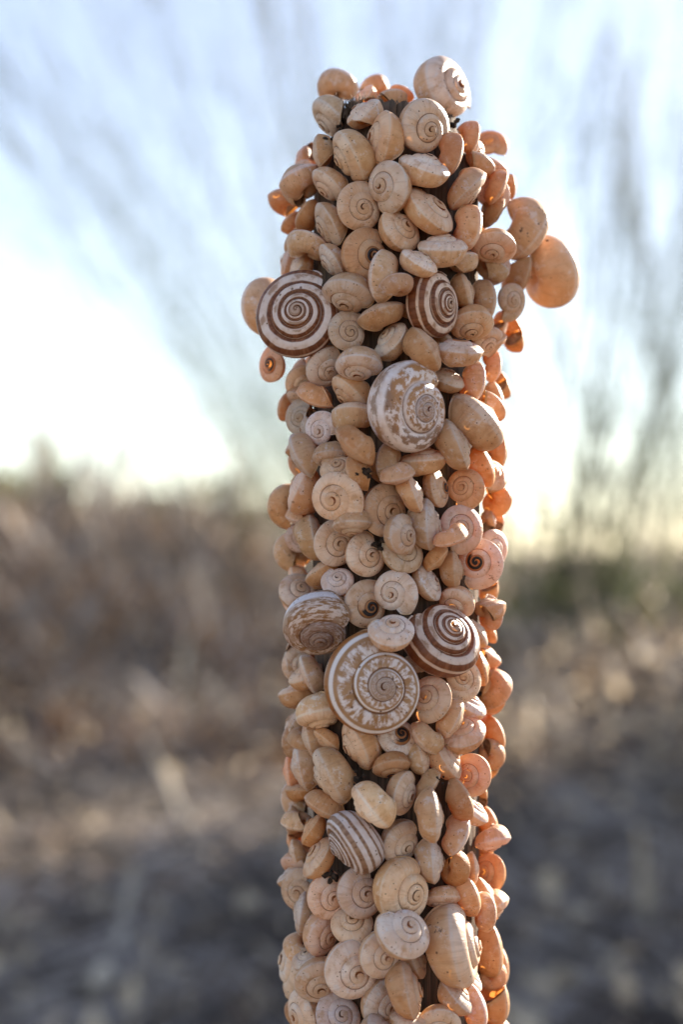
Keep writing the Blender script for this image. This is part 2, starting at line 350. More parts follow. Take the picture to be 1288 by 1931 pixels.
# ------------------------------------------------------------------ ground
def sm(t): t = np.clip(t, 0, 1); return t * t * (3 - 2 * t)
def gz(x, y):
    x = np.asarray(x, float); y = np.asarray(y, float)
    bank = 0.86 * sm((y - 5.0) / 4.5) * sm((0.75 - x) / 1.7) * (1 - sm((y - 11) / 14))
    bank = bank + 0.36 * sm((y - 5.0) / 3.0) * sm((x - 0.2) / 1.0) * (1 - sm((y - 9) / 9))
    near = 1 - sm((np.hypot(x, y) - 20) / 20)
    un = 0.035 * np.sin(1.9 * x + 0.6 * y) * np.sin(1.3 * y + 0.7) + 0.018 * np.sin(5.1 * x + 1.2) * np.sin(4.3 * y)
    return bank + un * near - 0.03
def build_ground():
    rad = np.concatenate([np.linspace(0.02, 3, 50), np.linspace(3.1, 14, 80), np.geomspace(14.5, 1500, 40)])
    na = 180; a = np.arange(na) * 2 * math.pi / na
    X = rad[:, None] * np.cos(a); Y = rad[:, None] * np.sin(a); Z = gz(X, Y)
    V = np.stack([X, Y, Z], -1).reshape(-1, 3)
    i, j = np.meshgrid(np.arange(len(rad) - 1), np.arange(na), indexing='ij'); jn = (j + 1) % na
    F = np.stack([i * na + j, i * na + jn, (i + 1) * na + jn, (i + 1) * na + j], -1).reshape(-1, 4)[:, ::-1]
    V = np.vstack([V, [[0, 0, float(gz(0, 0))]]])
    n = NT('dry_soil'); tc = n.n('ShaderNodeTexCoord').outputs['Object']
    c = n.mix(n.step(n.noise(tc, 1.2, 5), 0.35, 0.65), (0.14, 0.105, 0.08), (0.25, 0.19, 0.14))
    c = n.mix(n.step(n.noise(tc, 14, 6, 0.7), 0.45, 0.7), c, (0.26, 0.20, 0.14))
    c = n.mix(n.step(n.noise(tc, 55, 4, 0.7), 0.52, 0.62), c, (0.05, 0.038, 0.03))
    n.l(c, n.p.inputs['Base Color']); n.p.inputs['Roughness'].default_value = 0.95; n.p.inputs['Specular IOR Level'].default_value = 0.15
    b = n.n('ShaderNodeBump'); b.inputs['Strength'].default_value = 0.8; b.inputs['Distance'].default_value = 0.03
    n.l(n.noise(tc, 22, 6, 0.7), b.inputs['Height']); n.l(b.outputs[0], n.p.inputs['Normal'])
    me = raw_mesh('ground', V, F, n.m, smooth=True)
    return tag(link('ground', me), 'dry soil strewn with litter', None, None, 'structure')
build_ground()

# ------------------------------------------------------------------ the wooden post
AX, AY = at(745, 965, 0.381).x, 0.381
RW = 0.0202
ZTOP = at(745, 226, AY).z
def post_r(z):
    t = (ZTOP - z) / 0.018
    return RW * (0.72 + 0.28 * float(sm(t)))
def build_post():
    na = 168; zs = np.concatenate([np.linspace(-0.12, ZTOP - 0.29, 40)[:-1], np.linspace(ZTOP - 0.29, ZTOP, 150)])
    a = np.arange(na) * 2 * math.pi / na
    r_ = np.random.default_rng(3); nz = r_.normal(size=na)
    for _ in range(1): nz = (nz + np.roll(nz, 1)) / 1.5
    broad = 0.5 * np.sin(3 * a + 1) + 0.4 * np.sin(7 * a + 2) + 0.35 * np.sin(13 * a)
    crack = np.zeros(na)
    for c0 in (24, 61, 97, 118, 126, 133, 140, 152): crack[c0 % na] -= 4.2; crack[(c0 + 1) % na] -= 1.8
    V = []
    for z in zs:
        rr = post_r(z) * np.ones(na)
        sh = 0.6 * np.sin(z * 34 + 2 * a) + 0.5 * np.sin(z * 91 + 5 * a)
        rr = rr + 0.00028 * (nz + broad * 1.4 + sh + crack * (0.7 + 0.5 * math.sin(z * 23)))
        zz = z + (0.0007 * (nz * 0.5 + broad) if z == zs[-1] else 0)
        V.append(np.stack([AX + rr * np.cos(a), AY + rr * np.sin(a), zz * np.ones(na)], -1))
    m = len(zs)
    V = np.concatenate(V + [np.array([[AX, AY, ZTOP - 0.002]])])
    i, j = np.meshgrid(np.arange(m - 1), np.arange(na), indexing='ij'); jn = (j + 1) % na
    F = [tuple(f) for f in np.stack([i * na + j, i * na + jn, (i + 1) * na + jn, (i + 1) * na + j], -1).reshape(-1, 4).tolist()]
    F += [((m - 1) * na + j_, (m - 1) * na + (j_ + 1) % na, m * na) for j_ in range(na)]
    n = NT('weathered_wood'); tc = n.n('ShaderNodeTexCoord').outputs['Object']
    mp = n.n('ShaderNodeMapping'); n.l(tc, mp.inputs[0]); mp.inputs['Scale'].default_value = (900, 900, 26)
    g = n.noise(mp.outputs[0], 1.0, 5, 0.65)
    c = n.mix(n.step(g, 0.3, 0.7), (0.03, 0.02, 0.014), (0.16, 0.105, 0.072))
    c = n.mix(n.step(n.noise(tc, 60, 4), 0.5, 0.65), c, (0.07, 0.052, 0.04))
    n.l(c, n.p.inputs['Base Color']); n.p.inputs['Roughness'].default_value = 0.9
    b = n.n('ShaderNodeBump'); b.inputs['Strength'].default_value = 0.6; b.inputs['Distance'].default_value = 0.001
    n.l(g, b.inputs['Height']); n.l(b.outputs[0], n.p.inputs['Normal'])
    root = bpy.data.objects.new('wooden_post', None); C.objects.link(root); root.location = (0, 0, 0)
    tag(root, 'weathered grey-brown wooden post crusted all over with snails', 'post')
    mesh_obj('shaft', V, F, n.m, root)
    tb = Tubes()
    for k in range(230):       # frayed fibres of the sawn top
        an = nr.uniform(0, 6.283); q = RW * 0.72 * nr.uniform(0.55, 1.0); h = nr.uniform(0.0006, 0.003)
        p = np.array([AX + q * math.cos(an), AY + q * math.sin(an), ZTOP - 0.002]); d = nr.normal(size=3) * 0.0007
        tb.add([p, p + [d[0], d[1], h * 0.6 + 0.001], p + [2.2 * d[0], 2.2 * d[1], h + 0.001]], [0.00022, 0.00017, 0.00005], 3)
    cpt = at(668, 214, AY - 0.0085)
    for k in range(170):       # the thick tuft standing on the shaded side of the top
        p = np.array(cpt) + nr.normal(size=3) * [0.0024, 0.0016, 0.0006]; d = nr.normal(size=3) * 0.0006
        h = nr.uniform(0.002, 0.0048); p[2] -= 0.0012
        tb.add([p, p + [d[0], d[1], h * 0.6], p + [2.4 * d[0], 2.4 * d[1], h]], [0.00026, 0.0002, 0.00006], 3)
    f = tb.build('frayed_fibres', simple('frayed_wood', (0.12, 0.082, 0.058), (0.27, 0.195, 0.14), 300, 0.9), root); f['kind'] = 'stuff'
build_post()

# ------------------------------------------------------------------ the snails
# photo x, photo y, shell diameter in photo pixels, direction the spire points in the picture plane (deg, 0 right, 90 up),
# tilt of the spire away from the viewer (0 faces out, 90 edge on, 180 underside out), shell kind + tint letter, options
# tints: c cream  w white  p pink  t tan  o orange (puts part of the backlit glow into the colour)  g grey  l lilac ; k dark worn apex ; +n mm nearer, -n mm farther ; dn mm from the post axis ; sn spin
TABLE = """
636 168 84 60 112 Rp d14|707 168 58 120 130 St d20|625 218 86 222 82 Rc -2|690 221 80 132 78 Sc|690 187 58 150 75 Sw d0
738 192 66 100 105 Sp d-7|756 182 52 60 105 Sp d3|728 261 101 172 74 Sc|798 238 105 -28 36 Rt +3|834 172 130 12 52 Rp d0
882 258 66 -15 112 Sc|845 291 86 -18 113 St|895 293 56 -20 60 Sc k|927 275 64 100 28 So d14|800 322 95 68 68 Sw
668 293 102 205 86 Rc|612 287 70 185 108 Sc|580 298 58 150 100 Sp d8|738 353 95 190 42 Sw|878 354 96 -48 94 Sc
568 342 86 110 95 Sl|624 347 78 225 80 Sc|541 381 76 85 98 St d6|675 390 90 -20 20 Sc +1 s55|751 437 87 30 44 Sw
807 402 106 40 62 Sw|835 473 94 86 72 Sc|879 429 86 -15 114 Sc|925 398 70 -35 108 St|932 463 85 -95 58 Sc +2
984 430 124 -35 112 Rp d4|1032 513 134 18 124 Rp d12|974 520 88 -20 105 St d6|582 408 66 140 102 St|624 422 88 205 80 Sc
552 422 52 130 100 St d4|580 468 88 62 108 Sc|629 490 72 212 80 Sw|685 480 97 -10 32 St k|727 521 97 168 114 Sc
748 542 66 100 122 Sp +6|789 498 74 55 68 Sw +1|872 497 66 105 102 Sc|925 509 74 70 102 Sc|657 552 95 -108 64 Sc
564 594 166 150 14 Bc +3 s50|506 580 112 170 138 Rp d5|518 685 72 178 42 Sc k|816 574 124 0 52 Bc|873 550 68 12 86 Sc
910 567 78 -5 110 St|960 570 70 -18 34 Sc d-2|890 608 86 -85 60 Sc|967 633 70 20 100 So d13|942 612 56 0 95 Sp d6
925 646 68 -60 96 Sp|721 596 90 104 94 St|656 625 80 15 14 Sc s10|741 645 78 138 64 Sc|797 662 90 28 94 St
866 665 88 82 74 Sc k|612 690 78 -58 40 Sc|676 685 84 -95 66 Sc|571 703 58 160 50 Sc d2|599 744 80 250 116 Sp +1
663 736 80 224 78 Sc|547 764 64 160 105 St d6|571 786 68 175 24 Sg|588 812 82 180 80 Sc|610 808 68 188 28 Sl +2
667 787 84 82 102 Sc|673 837 92 224 102 St +3|767 766 168 -5 40 Mc +2|843 718 66 62 64 Sc|890 720 76 -12 114 Sc
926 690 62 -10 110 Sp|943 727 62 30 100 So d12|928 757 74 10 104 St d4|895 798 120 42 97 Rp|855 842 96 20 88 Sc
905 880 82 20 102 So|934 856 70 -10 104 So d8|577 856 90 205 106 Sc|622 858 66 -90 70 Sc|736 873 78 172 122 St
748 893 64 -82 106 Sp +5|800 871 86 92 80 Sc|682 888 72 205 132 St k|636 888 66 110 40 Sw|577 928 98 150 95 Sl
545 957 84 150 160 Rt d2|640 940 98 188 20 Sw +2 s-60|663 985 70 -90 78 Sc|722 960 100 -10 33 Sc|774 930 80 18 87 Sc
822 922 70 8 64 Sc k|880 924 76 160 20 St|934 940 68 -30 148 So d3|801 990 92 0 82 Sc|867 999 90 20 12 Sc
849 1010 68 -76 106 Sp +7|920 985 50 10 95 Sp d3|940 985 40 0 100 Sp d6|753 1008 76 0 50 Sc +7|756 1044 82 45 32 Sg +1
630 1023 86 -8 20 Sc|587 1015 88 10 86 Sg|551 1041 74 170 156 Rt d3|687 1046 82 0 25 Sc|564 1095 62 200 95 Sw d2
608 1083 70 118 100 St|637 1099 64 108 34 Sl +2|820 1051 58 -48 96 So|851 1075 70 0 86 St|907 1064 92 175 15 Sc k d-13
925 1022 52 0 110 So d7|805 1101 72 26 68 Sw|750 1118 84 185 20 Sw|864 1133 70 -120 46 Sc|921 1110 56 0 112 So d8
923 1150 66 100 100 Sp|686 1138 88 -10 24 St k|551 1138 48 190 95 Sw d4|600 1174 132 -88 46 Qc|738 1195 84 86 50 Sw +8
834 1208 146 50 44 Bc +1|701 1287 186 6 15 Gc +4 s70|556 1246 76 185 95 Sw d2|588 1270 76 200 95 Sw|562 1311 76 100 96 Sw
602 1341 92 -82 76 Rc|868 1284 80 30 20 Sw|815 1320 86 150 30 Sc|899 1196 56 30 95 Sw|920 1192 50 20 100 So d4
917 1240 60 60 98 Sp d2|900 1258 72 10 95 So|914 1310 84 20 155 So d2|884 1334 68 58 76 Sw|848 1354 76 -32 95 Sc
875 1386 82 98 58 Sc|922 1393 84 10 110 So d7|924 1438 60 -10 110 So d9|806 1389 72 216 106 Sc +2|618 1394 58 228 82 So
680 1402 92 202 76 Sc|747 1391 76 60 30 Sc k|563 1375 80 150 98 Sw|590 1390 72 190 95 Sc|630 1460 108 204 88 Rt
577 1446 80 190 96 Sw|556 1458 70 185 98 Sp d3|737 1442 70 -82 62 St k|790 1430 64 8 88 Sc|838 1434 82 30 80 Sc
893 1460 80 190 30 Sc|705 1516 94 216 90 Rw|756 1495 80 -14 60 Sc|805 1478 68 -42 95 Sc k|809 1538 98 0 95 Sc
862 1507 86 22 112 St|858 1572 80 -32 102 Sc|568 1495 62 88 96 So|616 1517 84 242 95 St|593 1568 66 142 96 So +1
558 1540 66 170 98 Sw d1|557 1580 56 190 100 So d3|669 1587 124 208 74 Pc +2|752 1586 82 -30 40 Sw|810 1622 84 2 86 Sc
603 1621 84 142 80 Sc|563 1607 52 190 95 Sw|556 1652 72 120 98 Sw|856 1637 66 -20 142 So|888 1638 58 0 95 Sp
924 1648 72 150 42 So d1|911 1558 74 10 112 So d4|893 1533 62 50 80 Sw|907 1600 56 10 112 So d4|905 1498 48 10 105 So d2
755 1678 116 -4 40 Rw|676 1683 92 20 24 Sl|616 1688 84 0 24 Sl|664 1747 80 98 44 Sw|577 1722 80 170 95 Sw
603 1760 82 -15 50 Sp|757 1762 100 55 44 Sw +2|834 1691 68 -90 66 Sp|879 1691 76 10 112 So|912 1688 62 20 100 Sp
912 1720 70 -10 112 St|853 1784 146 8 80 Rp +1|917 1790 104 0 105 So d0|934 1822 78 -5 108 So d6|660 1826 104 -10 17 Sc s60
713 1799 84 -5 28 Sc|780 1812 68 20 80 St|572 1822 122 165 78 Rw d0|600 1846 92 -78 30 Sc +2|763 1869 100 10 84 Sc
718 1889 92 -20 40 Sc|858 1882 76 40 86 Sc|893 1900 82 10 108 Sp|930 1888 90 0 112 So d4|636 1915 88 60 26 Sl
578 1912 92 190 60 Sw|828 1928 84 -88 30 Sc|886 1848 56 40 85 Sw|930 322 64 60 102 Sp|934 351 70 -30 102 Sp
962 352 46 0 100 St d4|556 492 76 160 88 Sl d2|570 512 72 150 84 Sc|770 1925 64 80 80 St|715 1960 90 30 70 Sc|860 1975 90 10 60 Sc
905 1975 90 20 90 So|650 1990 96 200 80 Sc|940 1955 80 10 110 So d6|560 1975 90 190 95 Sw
712 880 60 200 112 St -1|905 310 60 60 100 Sc|775 585 50 100 96 St -3|838 645 56 40 95 St -2|600 590 60 90 96 Sc d-6
788 1250 60 -100 90 Sc -3|650 1140 60 120 96 Sc -3
"""
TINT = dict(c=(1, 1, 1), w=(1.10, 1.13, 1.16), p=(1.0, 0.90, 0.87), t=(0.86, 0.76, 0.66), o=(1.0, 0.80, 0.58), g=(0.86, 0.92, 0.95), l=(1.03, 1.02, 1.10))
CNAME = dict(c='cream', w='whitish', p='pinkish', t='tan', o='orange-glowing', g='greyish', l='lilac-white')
S = []
for row in TABLE.replace('\n', '|').split('|'):
    f = row.split()
    if not f: continue
    e = dict(x=float(f[0]), y=float(f[1]), D=float(f[2]) * 1.035, phi=R(float(f[3])), tau=R(float(f[4])), kind=f[5][0], tint=f[5][1], lift=0.0, d=None, dark=False, spin=None, rear=False)
    for o in f[6:]:
        if o == 'k': e['dark'] = True
        elif o[0] == '+': e['lift'] = float(o[1:]) / 1000
        elif o[0] == '-': e['lift'] = -float(o[1:]) / 1000
        elif o[0] == 'd': e['d'] = float(o[1:]) / 1000
        elif o[0] == 's': e['spin'] = R(float(o[1:]))
    S.append(e)
NF = len(S)
for e in S:
    t, p = e['tau'], e['phi']
    e['axis'] = Vector((math.sin(t) * math.cos(p), -math.cos(t), math.sin(t) * math.sin(p)))
    e['var'] = SH[e['kind']][rng.randrange(len(SH[e['kind']]))]
    e['dir'] = ray(e['x'], e['y'])
    Y = 0.36
    for _ in range(4):
        Dm = e['D'] * Y / K; a_, b_ = Dm / 2, Dm * e['var']['hz']
        P = Vector((0, 0, CAM_H)) + e['dir'] * Y
        nv = Vector((P.x - AX, P.y - AY, 0)); nv = nv.normalized() if nv.length > 1e-6 else Vector((0, -1, 0))
        c = e['axis'].dot(nv); h = math.sqrt(a_ * a_ * (1 - c * c) + b_ * b_ * c * c)
        Rr = post_r(P.z) + h * 0.86
        if e['d'] is not None: Y = AY + e['d']; continue
        # ray (ux*Y, Y) in plan against circle of radius Rr round (AX, AY)
        ux = e['dir'].x; A = ux * ux + 1; B = -2 * (ux * AX + AY); Cc = AX * AX + AY * AY - Rr * Rr
        disc = B * B - 4 * A * Cc
        Y = (-B - math.sqrt(disc)) / (2 * A) if disc > 0 else -B / (2 * A)
    e['Y'] = Y - e['lift']
for k in range(72):       # the far side of the post, out of the photograph's sight
    an = R(rng.uniform(168, 206) if k % 5 < 2 else rng.uniform(-22, 14) if k % 5 == 2 else rng.uniform(14, 168)); z = ZTOP - 0.012 - (k + rng.random()) / 72 * 0.25
    nv = Vector((math.cos(an), math.sin(an), 0)); tang = Vector((-nv.y, nv.x, 0)); q = rng.uniform(0, 6.28)
    e = dict(kind='S', tint=rng.choice('cctwp'), rear=True, dark=False, spin=None, lift=0, var=rng.choice(SH['S']))
    e['axis'] = (nv * rng.uniform(-0.3, 0.9) + tang * math.cos(q) + Vector((0, 0, math.sin(q)))).normalized()
    e['Dm'] = rng.uniform(0.008, 0.0105); c = e['axis'].dot(nv)
    h = e['Dm'] * math.sqrt(0.25 * (1 - c * c) + (e['var']['hz'] * c) ** 2)
    e['far'] = nv.y * RW
    e['pos'] = Vector((AX, AY, z)) + nv * (post_r(z) + h * 0.85)
    S.append(e)
# settle: where two shells would run through each other the nearer one is moved out along its sight line
ax = np.array([e['axis'] for e in S]); hz = np.array([e['var']['hz'] for e in S])
dirs = np.array([e['dir'] if not e['rear'] else (0, 0, 0) for e in S]); Yv = np.array([e.get('Y', 0.0) for e in S]); Y0 = Yv.copy()
fix = np.array([e['pos'] if e['rear'] else (0, 0, CAM_H) for e in S]); Dpx = np.array([e.get('D', 0) for e in S]); Dre = np.array([e.get('Dm', 0) for e in S])
rear = np.array([e['rear'] for e in S])
for it in range(40):
    Pn = fix + dirs * Yv[:, None]; Dn = np.where(rear, Dre, Dpx * Yv / K)
    df = Pn[:, None] - Pn[None]; dist = np.linalg.norm(df, axis=2) + 1e-9; u = df / dist[..., None]
    ci = np.einsum('ijk,ik->ij', u, ax); cj = np.einsum('ijk,jk->ij', u, ax)
    hi = Dn[:, None] * np.sqrt(0.25 * (1 - ci ** 2) + (hz[:, None] * ci) ** 2); hj = Dn[None] * np.sqrt(0.25 * (1 - cj ** 2) + (hz[None] * cj) ** 2)
    pen = np.clip((hi + hj) * 0.84 - dist, 0, None); np.fill_diagonal(pen, 0)
    nearer = Yv[:, None] < Yv[None]
    push = (pen * nearer).max(axis=1) * 0.35
    lim = np.where(np.array([e.get('d') is not None for e in S]), 0.004, 0.0075)
    Yv = np.where(rear, Yv, np.maximum(Yv - push, Y0 - lim))
def build_snail(e, pos, Dm):
    root = bpy.data.objects.new('snail', None); C.objects.link(root)
    z = e['axis']; x = Vector((0, 0, 1)).cross(z)
    x = x.normalized() if x.length > 0.05 else Vector((1, 0, 0)).cross(z).normalized()
    M = Matrix((x, z.cross(x), z)).transposed().to_4x4()
    nv = Vector((AX - pos.x, AY - pos.y, min(0, ZTOP - 0.016 - pos.z) * 3)).normalized()
    mouth = M.to_3x3().transposed() @ nv
    sp = math.atan2(mouth.y, mouth.x) + R(60) + rng.uniform(-0.25, 0.25)
    if math.hypot(mouth.x, mouth.y) < 0.45: sp = rng.uniform(0, 6.283)
    if e['spin'] is not None: sp = e['spin']
    jit = Matrix.Diagonal((Dm * rng.uniform(0.98, 1.02), Dm * rng.uniform(0.97, 1.01), Dm * rng.uniform(0.93, 1.05), 1))
    mw = Matrix.Translation(pos) @ M @ Matrix.Rotation(sp, 4, 'Z') @ jit
    root.matrix_world = mw; root.empty_display_size = 0.3
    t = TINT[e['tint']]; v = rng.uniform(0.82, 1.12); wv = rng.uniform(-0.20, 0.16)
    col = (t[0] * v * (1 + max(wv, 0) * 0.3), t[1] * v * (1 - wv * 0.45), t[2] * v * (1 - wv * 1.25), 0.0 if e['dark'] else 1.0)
    parts = {}
    for nm in ('body_whorl', 'spire', 'seal', 'lip'):
        o = bpy.data.objects.new(nm, e['var']['body' if nm == 'body_whorl' else nm]); C.objects.link(o)
        o.parent = parts['body_whorl'] if nm == 'lip' else root
        o.color = col; parts[nm] = o
    if e['dark']: parts['spire']['label'] = 'dark worn spire'
    return root
LAND = {(834, 172): 'big pink snail crowning the post', (564, 594): 'dark snail banded with a tight brown spiral', (816, 574): 'domed snail striped brown and white',
        (767, 766): 'large white snail mottled with brown', (895, 798): 'glossy pink rounded snail', (600, 1174): 'brown marbled snail', (834, 1208): 'snail with broad red-brown bands',
        (701, 1287): 'largest ringed snail', (669, 1587): 'pinstriped snail', (853, 1784): 'long blotched snail', (1034, 513): 'big round snail bulging farthest out sunward',
        (984, 430): 'big round brown-pink snail', (907, 1064): 'snail with the black coil', (686, 1138): 'tan snail with the black eye', (755, 1678): 'big plain whitish snail',
        (545, 957): 'rounded tan snail showing its navel hole', (636, 168): 'plump pink snail', (640, 940): 'white-rimmed facing snail', (798, 238): 'plump tan coiled snail', (630, 1460): 'long tan oval snail'}
SHORT = {(834, 172): 'big pink crowning snail', (564, 594): 'dark spiral-banded snail', (816, 574): 'domed striped snail', (767, 766): 'large white mottled snail', (895, 798): 'glossy pink snail',
         (600, 1174): 'brown marbled snail', (834, 1208): 'broad-banded snail', (701, 1287): 'largest ringed snail', (669, 1587): 'pinstriped snail', (853, 1784): 'long blotched snail',
         (907, 1064): 'black-coiled snail', (686, 1138): 'black-eyed tan snail', (755, 1678): 'big plain whitish snail', (640, 940): 'white-rimmed snail', (798, 238): 'plump tan coiled snail'}
WHERE = {(834, 172): 'at the very top', (564, 594): 'on the shaded upper flank', (816, 574): 'its spire turned sunward', (767, 766): 'on the upper front of the post', (895, 798): 'beside the large white mottled snail',
         (600, 1174): 'hugging the shaded edge, above the largest ringed snail', (834, 1208): 'above the largest ringed snail', (701, 1287): 'its coil facing straight out', (669, 1587): 'standing on edge low on the post', (853, 1784): 'low on the post, toward the sunlit edge',
         (1034, 513): 'behind the brown-pink one', (984, 430): 'on the upper sunlit edge', (907, 1064): 'facing out on the sunlit edge', (686, 1138): 'above the largest ringed snail', (755, 1678): 'tilted sunward below the pinstriped snail',
         (545, 957): 'on the shaded edge', (636, 168): 'behind the frayed post top', (640, 940): 'on the middle of the shaded side', (798, 238): 'under the big pink crowning snail', (630, 1460): 'above the pinstriped snail'}
ORD = 'first second third fourth fifth sixth seventh eighth ninth tenth eleventh twelfth'.split()
front = S[:NF]; buckets = {}
for i, e in enumerate(front):
    k = (int(e['x']), int(e['y'])); e['key'] = k
    if k in LAND: continue
    best = min(SHORT, key=lambda q: math.hypot((q[0] - k[0]) * 1.15, q[1] - k[1]))
    dx, dy = k[0] - best[0], k[1] - best[1]
    rel = ('above' if dy < 0 else 'below') if abs(dy) > abs(dx) * 0.8 else ('sunward of' if dx > 0 else 'shadeward of')
    buckets.setdefault((best, rel), []).append((math.hypot(dx, dy), i))
for (best, rel), lst in buckets.items():
    lst.sort()
    for q, (_, i) in enumerate(lst):
        e = front[i]; td = math.degrees(e['tau'])
        pose = 'facing out' if td < 31 else 'tilted' if td < 58 else 'on edge' if td < 100 else 'showing its base' if td < 140 else 'showing its navel'
        size = 'tiny' if e['D'] < 54 else 'small' if e['D'] < 84 else 'medium'
        dk = ' dark-tipped' if e['dark'] else ''
        e['label'] = f"{size} {CNAME[e['tint']]}{dk} snail {pose}, {ORD[q]} one out {rel} the {SHORT[best]}"
for i, e in enumerate(S):
    if e['rear']: pos = e['pos']; Dm = e['Dm']
    else: pos = Vector((0, 0, CAM_H)) + e['dir'] * float(Yv[i]); Dm = e['D'] * float(Yv[i]) / K
    e['p3'] = pos
    r = build_snail(e, pos, Dm)
    if e['rear']: tag(r, 'small pale snail on the far face of the wooden post' if e['far'] > 0.006 else 'small snail tucked against the wood behind the post\'s shaded edge' if pos.x < AX else 'small snail tucked against the wood behind the post\'s sunlit edge', 'snail', 'snails on the far face of the post' if e['far'] > 0.006 else 'snails behind the shaded edge' if pos.x < AX else 'snails behind the sunlit edge')
    elif e['key'] in LAND: tag(r, f"{LAND[e['key']]}, {WHERE[e['key']]}", 'snail', 'snails clustered on the post')
    else: tag(r, e['label'], 'snail', 'snails clustered on the post')

# ------------------------------------------------------------------ dirt clumps stuck between the shells
M_dirt = simple('dark_dirt', (0.022, 0.016, 0.013), (0.075, 0.05, 0.035), 1.6, 0.9, bump=0.5)
def clump(x, y, D, label, seed):
    near = min(front, key=lambda e: math.hypot(e['x'] - x, e['y'] - y) - e['D'] * 0.3)
    i = front.index(near); Y = float(Yv[i]) - near['D'] * 0.34 / K * 0.36
    pos = at(x, y, Y); r = D / 2 * Y / K
    q = np.random.default_rng(seed); V = []; F = []; off = 0
    for k in range(9):
        c = q.normal(size=3) * 0.55; rr = q.uniform(0.25, 0.55)
        pts = [(c + rr * np.array(p) * q.uniform(0.7, 1.3)) for p in
               [(0, 0, 1), (0, 0, -1)] + [(math.cos(a) * s_, math.sin(a) * s_, h) for h, s_ in ((0.55, 0.8), (-0.1, 1), (-0.65, 0.7)) for a in np.arange(7) * 6.283 / 7]]
        V += pts
        ring = lambda b, j: off + 2 + b * 7 + j % 7
        for j in range(7):
            F += [(off, ring(0, j), ring(0, j + 1)), (ring(0, j), ring(1, j), ring(1, j + 1), ring(0, j + 1)), (ring(1, j), ring(2, j), ring(2, j + 1), ring(1, j + 1)), (off + 1, ring(2, j + 1), ring(2, j))]
        off += len(pts)
    o = mesh_obj('dirt_clump', V, F, M_dirt, None, False); o.location = pos; o.scale = (r, r * 0.8, r)
    tag(o, label, 'dirt', 'dirt clumps between the snails')
for k, (x, y, D, lb) in enumerate([
        (618, 270, 26, 'dark crumbly dirt clump under the frayed post top'), (640, 243, 16, 'small dirt crumb above the dark clump near the post top'),
        (855, 236, 24, 'black dirt clump beneath the big pink crowning snail'), (688, 893, 24, 'black dirt wedged below the large white mottled snail, shadeward'),
        (713, 1028, 24, 'black dirt clump between facing cream snails above the black-eyed tan snail'), (672, 1468, 22, 'black dirt beside the long tan oval snail'),
        (826, 1472, 14, 'black crumb on the tip of an edge-on snail'), (627, 1650, 26, 'grey-black dirt clump under the pinstriped snail'),
        (572, 1782, 22, 'black dirt on the big whitish snail low on the shaded edge'), (897, 1552, 14, 'black crumb low on the sunlit edge'),
        (1030, 462, 16, 'brown crumb where the two big round snails meet'), (904, 1308, 12, 'dark crumb on an orange-glowing snail')]):
    clump(x, y, D, lb, 100 + k)

